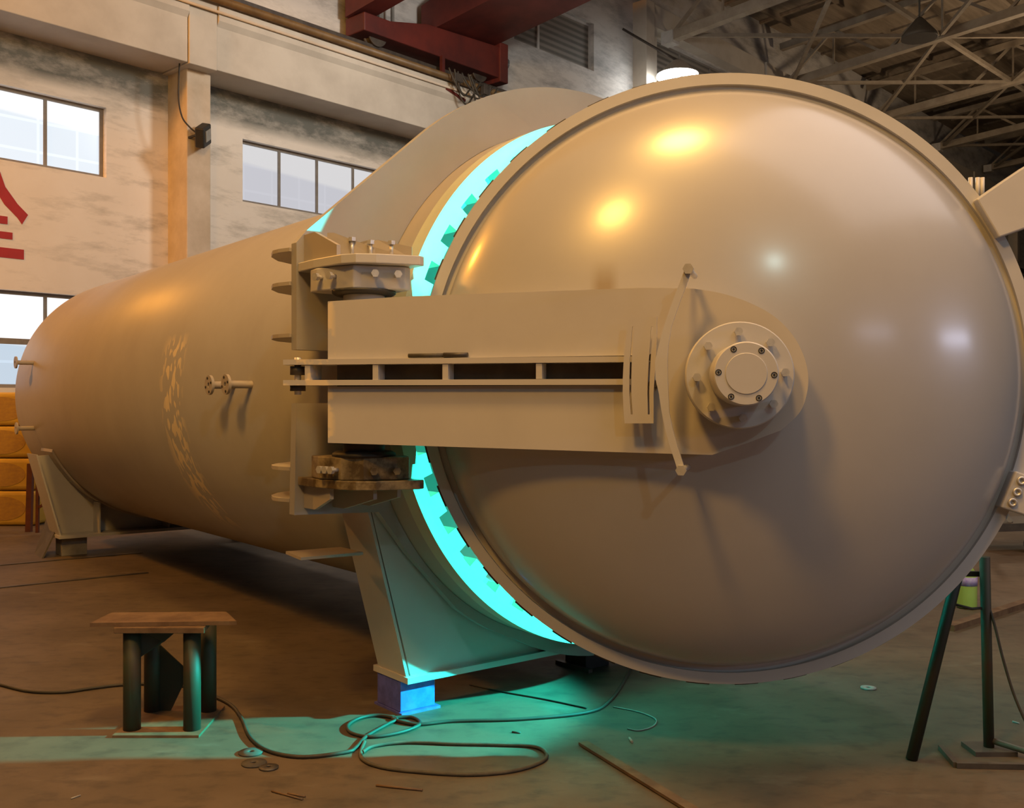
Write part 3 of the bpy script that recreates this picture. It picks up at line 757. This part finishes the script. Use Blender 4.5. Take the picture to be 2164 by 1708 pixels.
# slotted plate in front of the arm
def strip(L, Rr, y0, y1, mbx):
    for i in range(len(L)-1):
        mbx.prism([A2D(L[i][0],y0,L[i][1]),A2D(Rr[i][0],y0,Rr[i][1]),A2D(Rr[i+1][0],y0,Rr[i+1][1]),A2D(L[i+1][0],y0,L[i+1][1])],
                  [A2D(L[i][0],y1,L[i][1]),A2D(Rr[i][0],y1,Rr[i][1]),A2D(Rr[i+1][0],y1,Rr[i+1][1]),A2D(L[i+1][0],y1,L[i+1][1])])
PS = -.085
def ap(px): q = AF.at(px, PS); return (q[0], q[2])
ys = [669,690,720,760,800,830,876,895]
Lx = [1328,1326,1322,1318,1316,1316,1318,1320]; Rx = [1388,1388,1388,1386,1383,1381,1381,1381]
s1a = [1338,1336,1334,1331,1330,1330,1333,1335]; s1b = [v+4 for v in s1a]
s2a = [1377,1376,1374,1371,1369,1368,1369,1370]; s2b = [v+4 for v in s2a]
mb = MB()
cols = [Lx, s1a, s1b, s2a, s2b, Rx]
for ci in range(5):
    for i in range(7):
        if ci in (1,3) and 1 <= i <= 5: continue
        strip([ap((cols[ci][i],ys[i])), ap((cols[ci][i+1],ys[i+1]))], [ap((cols[ci+1][i],ys[i])), ap((cols[ci+1][i+1],ys[i+1]))], PS, PS+.008, mb)
sp_ = mb.build('slotted_plate', M['arm'], DO); sp_['label'] = 'pale plate with two long slits in front of the arm'
for px in ((1383,757),(1383,812)):
    q = AF.at(px, -.03); MB().tube([A2D(q[0],-.075,q[2]),A2D(q[0],.02,q[2])], .016, 14).build('link_pin', M['dark'], DO)
# bowed lever
LY = -.16
def lp_(px): q = AF.at(px, LY); return (q[0], q[2])
cen = [(1455,569,8),(1444,598,8),(1428,640,8),(1411,690,8),(1402,730,10),(1397,765,13),(1398,800,13),(1402,830,10),(1406,870,8),(1413,905,8),(1424,945,8),(1434,975,8),(1440,994,8)]
mb = MB()
for i in range(len(cen)-1):
    a, b = cen[i], cen[i+1]
    strip([lp_((a[0]-a[2],a[1])), lp_((b[0]-b[2],b[1]))], [lp_((a[0]+a[2],a[1])), lp_((b[0]+b[2],b[1]))], LY, LY+.010, mb)
lv = mb.build('lever', M['cap'], DO); lv['label'] = 'long bowed flat lever pinned across the arm'
for px, yb in (((1455,569),.20),((1440,994),.20)):
    q = AF.at(px, LY); c = A2D(q[0],LY-.012,q[2]); e = A2D(q[0]-.0,LY+yb,q[2]-.0)
    MB().tube([c,e], .0115, 12).tube([A2D(q[0],LY-.016,q[2]), A2D(q[0],LY+.0,q[2])], .020, 6).build('lever_bolt', M['steel'], DO)
# plates fixed on the rim at the right
def dpt(px, y): q = DF.at(px, y); return (q[0], y, q[2]-HF)
pl = [(2064,421),(2120,382),(2175,345),(2240,440),(2175,480),(2112,502)]
MB().prism([dpt(p,-.045) for p in pl], [tuple(Vector(dpt(p,-.045))+Vector((0,.10,0))) for p in pl]).build('latch_plate', M['cap'], DO, bevel=.006)['label'] = 'square pale grey latch plate on the upper right rim'
for px in (2051, 2066, 2076):
    q = dpt((px,398),.12); MB().lathe([(.009,-.06),(.009,.045)], 12, 'z', q).build('indicator_rod', M['cap'], DO)
pl = [(2116,1073),(2148,996),(2230,1025),(2230,1110)]
lb_ = MB().prism([dpt(p,-.05) for p in pl], [tuple(Vector(dpt(p,-.05))+Vector((0,.09,0))) for p in pl]).build('rim_block', M['paint'], DO, bevel=.006)
for px in ((2158,1016),(2149,1040),(2139,1062)):
    q = dpt(px,-.05); mb = MB().lathe([(.0175,0),(.0175,-.010),(.009,-.010),(.009,-.001)], 20, 'y', q).build('socket_bolt', M['steel'], DO)
# drips of rust above the arm
# ------------------------------------------------------------------ things around the vessel
# electrode lying on the shelf bar
pa = A2D(.385,-.004,1.699); 
wa = AF.world(.375,-.0125); wb = AF.world(.625,-.014); wc = AF.world(.525,-.0125)
# support blocks
def block(x0,x1,y0,y1,z1,m,label,name='support_block', bevel=.004):
    o = MB().box((x0,y0,0),(x1,y1,z1)).build(name, m, None, bevel=bevel); o.location = (CF.x,CF.y,0); o.rotation_euler = (0,0,TH); tag(o, label, 'block'); return o
bl = empty('support_block', (*VF.world(-1.0,.47),0), TH, 'blue painted steel block under the front saddle corner nearest the coiled cable', 'block')
MB().box((-.11,-.13,.0),(.115,.13,.012)).build('base_plate', M['blue'], bl); MB().box((-.105,-.11,.012),(.095,.11,.164)).build('body', M['blue'], bl, bevel=.004)
block(.16,.34,.42,.60,.164,M['black'],'black block under the middle of the front saddle, half behind the door')
block(.85,1.05,.40,.60,.164,M['greyblock'],'grey block under the far end of the front saddle')
block(-1.06,-.82,6.80,7.04,.184,M['greyblock'],'light grey block under the near end of the rear saddle')
block(.80,1.02,6.80,7.04,.184,M['greyblock'],'grey block under the far end of the rear saddle')

# steel stand on the left
FL = floor_at((237,1560)); FR = floor_at((420,1560)); BR = floor_at((475,1497)); BLc = FL+(BR-FR)
ST = empty('steel_stand', (FL+BR)/2, 0, 'low rusty green steel stand with four pipe legs on the floor', 'stand')
o0 = Vector((FL+BR)/2)
def rel(p): return Vector(p)-o0
def slab(corners, z0, z1): return MB().prism([tuple((c.x,c.y,z0)) for c in corners], [tuple((c.x,c.y,z1)) for c in corners])
slab([rel(FL),rel(FR),rel(BR),rel(BLc)], 0, .012).build('base_plate', M['rust'], ST)
ZT = .495
def legp(px, d):
    p = at_depth((px,1500), d); return rel((p.x,p.y,0))
legs = [(279,4.60),(406,4.60),(322,4.88),(440,4.88)]
LP = []
for px, d in legs:
    q = legp(px, d); LP.append(q); MB().tube([(q.x,q.y,.012),(q.x,q.y,ZT-.028)], .039, 20).build('leg', M['green'], ST)
# gusset plates under the top and above the base
def plate3(pts, th, n): 
    n = Vector(n).normalized()*th/2; return MB().prism([Vector(p)+n for p in pts], [Vector(p)-n for p in pts])
y = LP[0].y+.02
q0, q2, q1, q3 = LP[0], LP[2], LP[1], LP[3]
plate3([(q0.x,q0.y+.03,ZT-.03),(q0.x+.20,q0.y+.10,ZT-.03),(q0.x+.12,q0.y+.08,ZT-.10),(q2.x,q2.y-.03,ZT-.16),(q0.x,q0.y+.03,ZT-.18)], .010, (-.3,1,0)).build('gusset', M['greendark'], ST)
plate3([(q2.x+.04,q2.y,.33),(q2.x+.18,q2.y,.20),(q2.x+.09,q2.y,.012),(q2.x-.02,q2.y,.012),(q2.x-.02,q2.y,.33)], .010, (0,1,0)).build('gusset', M['greendark'], ST)
slab([rel(at_depth((240,1330),4.53)), rel(at_depth((432,1330),4.53)), rel(at_depth((452,1330),4.80)), rel(at_depth((262,1330),4.80))], ZT-.028, ZT-.001).build('top_plate', M['rust'], ST, bevel=.003)
zc = ZT+.010
c4 = [at_depth((190,1316),4.54), at_depth((500,1316),4.58), at_depth((478,1300),4.79), at_depth((236,1300),4.77)]
o = slab(c4, ZT, ZT+.018).build('loose_plate', M['rust']); tag(o, 'rusty brown loose plate lying on top of the green steel stand', 'plate')

# cables
def cable(pxs, r, name, label, m=None, cat='cable'):
    pts = []
    for p in pxs:
        q = floor_at(p[:2], r); z = p[2] if len(p) > 2 else r
        if len(p) > 2: q = floor_at(p[:2], z)
        pts.append(q)
    o = MB().tube(smooth_path(pts, 10), r, 8).build(name, m or M['cable']); tag(o, label, cat); return o
cable([(-60,1432),(0,1447),(60,1461),(130,1463),(200,1454),(262,1447),(330,1446),(400,1453),(478,1484),(508,1514),(530,1560),(570,1588),(640,1600),(730,1590),(752,1580),(775,1556),(820,1530),(838,1520),(800,1512),(760,1518),(735,1534),(745,1550),(790,1557),(850,1547),(888,1530),(870,1516),(830,1519),(880,1531),(960,1524),(1100,1520),(1240,1506),(1290,1480),(1325,1430),(1336,1400)], .0085, 'welding_cable', 'long dark welding cable running from the left past the stand and under the door')
cable([(770,1568),(763,1600),(800,1620),(880,1631),(990,1637),(1080,1630),(1140,1612),(1155,1594),(1130,1578),(1060,1574),(960,1572),(860,1569),(790,1577),(766,1590)], .0085, 'coiled_cable', 'loop of grey cable lying flat in front of the blue block', M['rope'])
cable([(992,1447),(1060,1462),(1150,1478),(1240,1497)], .004, 'thin_wire', 'thin dark wire on the cyan lit floor behind the cable', M['cable'], 'wire')
cable([(1296,1494),(1350,1505),(1385,1520),(1380,1535),(1350,1544),(1326,1540)], .0035, 'curled_wire', 'thin pale curled wire on the floor below the door', M['debris'], 'wire')

# grinding discs
for px, rr, lb, mm in (((530,1590),.052,'grey grinding disc on the floor, the one nearest the cable','disc'),((537,1613),.052,'grey grinding disc on the floor, overlapping the small worn one','disc'),((568,1622),.040,'small worn dark grinding disc lying at the right of the two grey ones','dark')):
    q = floor_at(px, .004); o = MB().lathe([(.010,-.003),(rr,-.003),(rr,.003),(.018,.0045),(.010,.0045)], 28, 'z', close=True).build('grinding_disc', M[mm]); o.location = q; tag(o, lb, 'disc', 'grinding discs on the floor')
q = floor_at((1835,1454), .004); o = MB().lathe([(.012,-.003),(.040,-.003),(.040,.004),(.012,.004)], 24, 'z', close=True).build('washer', M['debris']); o.location = q; tag(o, 'pale round washer on the floor right of the door bottom', 'washer')
# flat bar and angle bar
a, b = floor_at((1232,1570),.01), floor_at((1490,1728),.01)
o = MB().bar(a, b, .045, .012).build('flat_bar', M['rust']); tag(o, 'long rusty flat bar lying on the floor in front of the door', 'bar')
pts = [(1988,1580),(2020,1617),(2180,1620)]
mb = MB(); P = [floor_at(p,.012) for p in pts]; mb.bar(P[0],P[1],.022,.022); mb.bar(P[1],P[2],.022,.022); o = mb.build('angle_bar', M['dark']); tag(o, 'dark bent angle bar on the floor beside the trestle foot', 'bar')
for i, (p, qx, r, m_, lb) in enumerate((((795,1660),(893,1670),.005,'rust','short rusty rod on the floor below the cable loop'),((608,1677),(645,1684),.004,'rust','tiny rusty rod at the bottom edge of the floor'),
        ((150,1688),(170,1681),.003,'debris','small shiny scrap of metal at the lower left of the floor'),((1082,1547),(1100,1549),.004,'dark','short dark offcut on the floor right of the blue block'),((2140,1525),(2154,1529),.004,'debris','small pale scrap on the floor at the far right'),
        ((574,1672),(640,1690),.004,'rust','thin brown rod left of the bottom rods'),((1330,1560),(1336,1568),.006,'debris','white cigarette sized scrap behind the flat bar'))):
    o = MB().tube([floor_at(p,r),floor_at(qx,r)], r, 6).build('scrap_rod', M[m_]); tag(o, lb, 'scrap')
a, b = floor_at((1178,1398),.01), floor_at((1248,1419),.01)
o = MB().bar(a,b,.03,.02).build('steel_offcut', M['dark']); tag(o, 'dark steel offcut on the cyan lit floor beside the black block', 'scrap')
# rails let into the floor on the left
for p, qx, lb in (((-40,1198),(300,1168),'dark steel strip in the floor nearest the rear saddle'),((-40,1246),(312,1210),'dark steel strip in the floor, the nearer of the two on the left')):
    a, b = floor_at(p,.004), floor_at(qx,.004); o = MB().bar(a,b,.05,.008).build('floor_strip', M['dark']); tag(o, lb, 'strip', 'steel strips in the floor')
# scraped chalky marks are part of the floor; plate leaning on the rear saddle
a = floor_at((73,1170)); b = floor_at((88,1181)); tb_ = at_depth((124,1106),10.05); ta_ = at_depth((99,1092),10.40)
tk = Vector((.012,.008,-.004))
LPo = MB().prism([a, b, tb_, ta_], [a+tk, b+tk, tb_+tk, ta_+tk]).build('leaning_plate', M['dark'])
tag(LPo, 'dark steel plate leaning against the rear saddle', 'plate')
# rusty posts
R_ = mat('red_primer_steel', (.16,.045,.025), (.09,.03,.02), 6, .7)
for px0, px1, yb, d, wd, lb in (((65,980),(61,1124),0,11.9,.062,'dark rusty post standing behind the rear saddle, left one'),((80,1000),(79,1126),0,11.8,.034,'slim red rusty post beside the dark post behind the rear saddle')):
    b = floor_at(px1); t = at_depth(px0, b.y); o = empty('rusty_post', b, 0, lb, 'post')
    MB().bar((0,0,0),tuple(t-b),wd).build('shaft', R_, o)
    if wd < .06: MB().bar((.02,0,.45),(.22,0,.45),.03).bar((.02,0,.30),(.22,0,.42),.03).build('rung', R_, o)
# insulation bales stacked by the wall
ys_ = [(1112,1037),(1037,968),(968,900),(900,828)]
names_ = ['bottom','second','third','top']
fb = floor_at((30,1112))
for i, (yb, yt) in enumerate(ys_):
    zb = CAM_H-(yb-HZ)/F_PX*fb.y; zt = CAM_H-(yt-HZ)/F_PX*fb.y; z0 = max(0,zb); h = zt-zb-.006
    r = empty('insulation_bale', (fb.x-.18, fb.y+.35, z0), .0, 'yellow wrapped insulation bale with brown oval print, %s of the stack by the wall' % names_[i], 'bale', 'insulation bales stacked by the wall')
    MB().box((-.44,-.35,.002),(.44,.35,h)).build('wrap', M['bale'], r, bevel=.05, seg=3)
    c = MB().lathe([(.001,0),(.30,0),(.30,.004),(.001,.004)], 32, 'y', (0,0,0), smooth=False).build('oval_print', M['balemark'], r)
    c.location = (.02,-.3535,h/2); c.scale = (1.0,1,.50)

# trestle right of the door
a = floor_at((1926,1606)); b = floor_at((2090,1588)); ap_ = Vector((1.98,4.36,.845))
TR = empty('trestle', (a+b)/2, 0, 'dark green pipe trestle propping the right lower rim of the door', 'stand'); o0 = (a+b)/2
mb = MB().tube([a-o0, Vector((1.915,4.33,.72))-o0, Vector((1.955,4.36,.80))-o0], .024, 14).build('leg', M['greendark'], TR)
MB().tube([b-o0, Vector((2.045,4.33,.845))-o0], .022, 14).build('leg', M['green'], TR)
MB().bar(Vector((1.93,4.37,.765))-o0, Vector((2.075,4.37,.765))-o0, .022,.022).build('crossbar', M['greendark'], TR)
MB().tube([Vector((1.91,4.33,.64))-o0, Vector((1.99,4.33,.62))-o0, Vector((2.05,4.33,.625))-o0], .006, 8).build('tie_wire', M['cable'], TR)
MB().box((b-o0)+Vector((-.09,-.07,0)), (b-o0)+Vector((.09,.07,.02))).build('foot_plate', M['dark'], TR)
c = floor_at((2120,1600)); 
MB().tube([b-o0+Vector((0,0,.05)), b-o0+Vector((.25,-.22,.012)), b-o0+Vector((.5,-.4,.012))], .014, 8).build('brace', M['dark'], TR)
o = MB().tube(smooth_path([Vector((2.062,4.32,.62)), Vector((2.075,4.30,.55)), Vector((2.10,4.27,.40)), Vector((2.14,4.24,.24)), Vector((2.20,4.20,.10)), Vector((2.30,4.15,.01)), Vector((2.5,4.1,.008))]), .006, 8).build('hanging_cable', M['cable']); tag(o, 'thin black cable hanging from the trestle down to the floor at the right', 'cable')
# green bottle
q = floor_at((2043,1285)); bo = empty('bottle', q, 0, 'green plastic bottle with a purple label standing behind the trestle', 'bottle')
MB().lathe([(.055,0),(.072,.01),(.072,.23),(.062,.27),(.03,.32),(.02,.34),(.02,.36)], 24, 'z').build('body', M['glassgreen'], bo, auto=40)
MB().lathe([(.073,.17),(.073,.235)], 24, 'z').build('bottle_label', M['purple'], bo)
MB().lathe([(.022,.36),(.022,.385)], 16, 'z').build('bottle_cap', M['purple'], bo)
a = floor_at((2006,1327),.02); b = floor_at((2175,1272),.02); o = MB().bar(a,b,.07,.04).build('floor_beam', M['rust']); tag(o, 'brown bar lying on the floor behind the trestle', 'bar')
# dark trolley at the far right behind the rim
q = floor_at((2165,1165)); tr = empty('trolley', q, .2, 'dark low trolley on a black wheel at the right edge behind the rim', 'trolley')
MB().box((-.5,-.1,.22),(.6,.5,.30)).build('bed', M['dark'], tr); MB().bar((-.3,0,.3),(-.05,.0,.75),.05).bar((-.15,0,.3),(-.35,.2,.7),.04).build('handle', M['greyblock'], tr)
MB().lathe([(.09,-.03),(.10,-.02),(.10,.02),(.09,.03)], 24, 'y', (0,-.13,.10)).build('wheel', M['black'], tr)
MB().bar((0,-.13,.10),(0,-.0,.25),.03).build('fork', M['dark'], tr)
# pen on the shelf bar
r = empty('marking_pen', (wa.x,wa.y,0), 0, 'small pen shaped marker lying on the shelf bar of the hinge arm', 'tool')
z = 1.6895+.0095
MB().tube([(0,0,z),((wc-wa).x,(wc-wa).y,z)], .0085, 10).build('shaft', M['rope'], r); MB().tube([((wc-wa).x,(wc-wa).y,z),((wb-wa).x,(wb-wa).y,z)], [.0105,.0095], 10).build('grip', M['dark'], r)
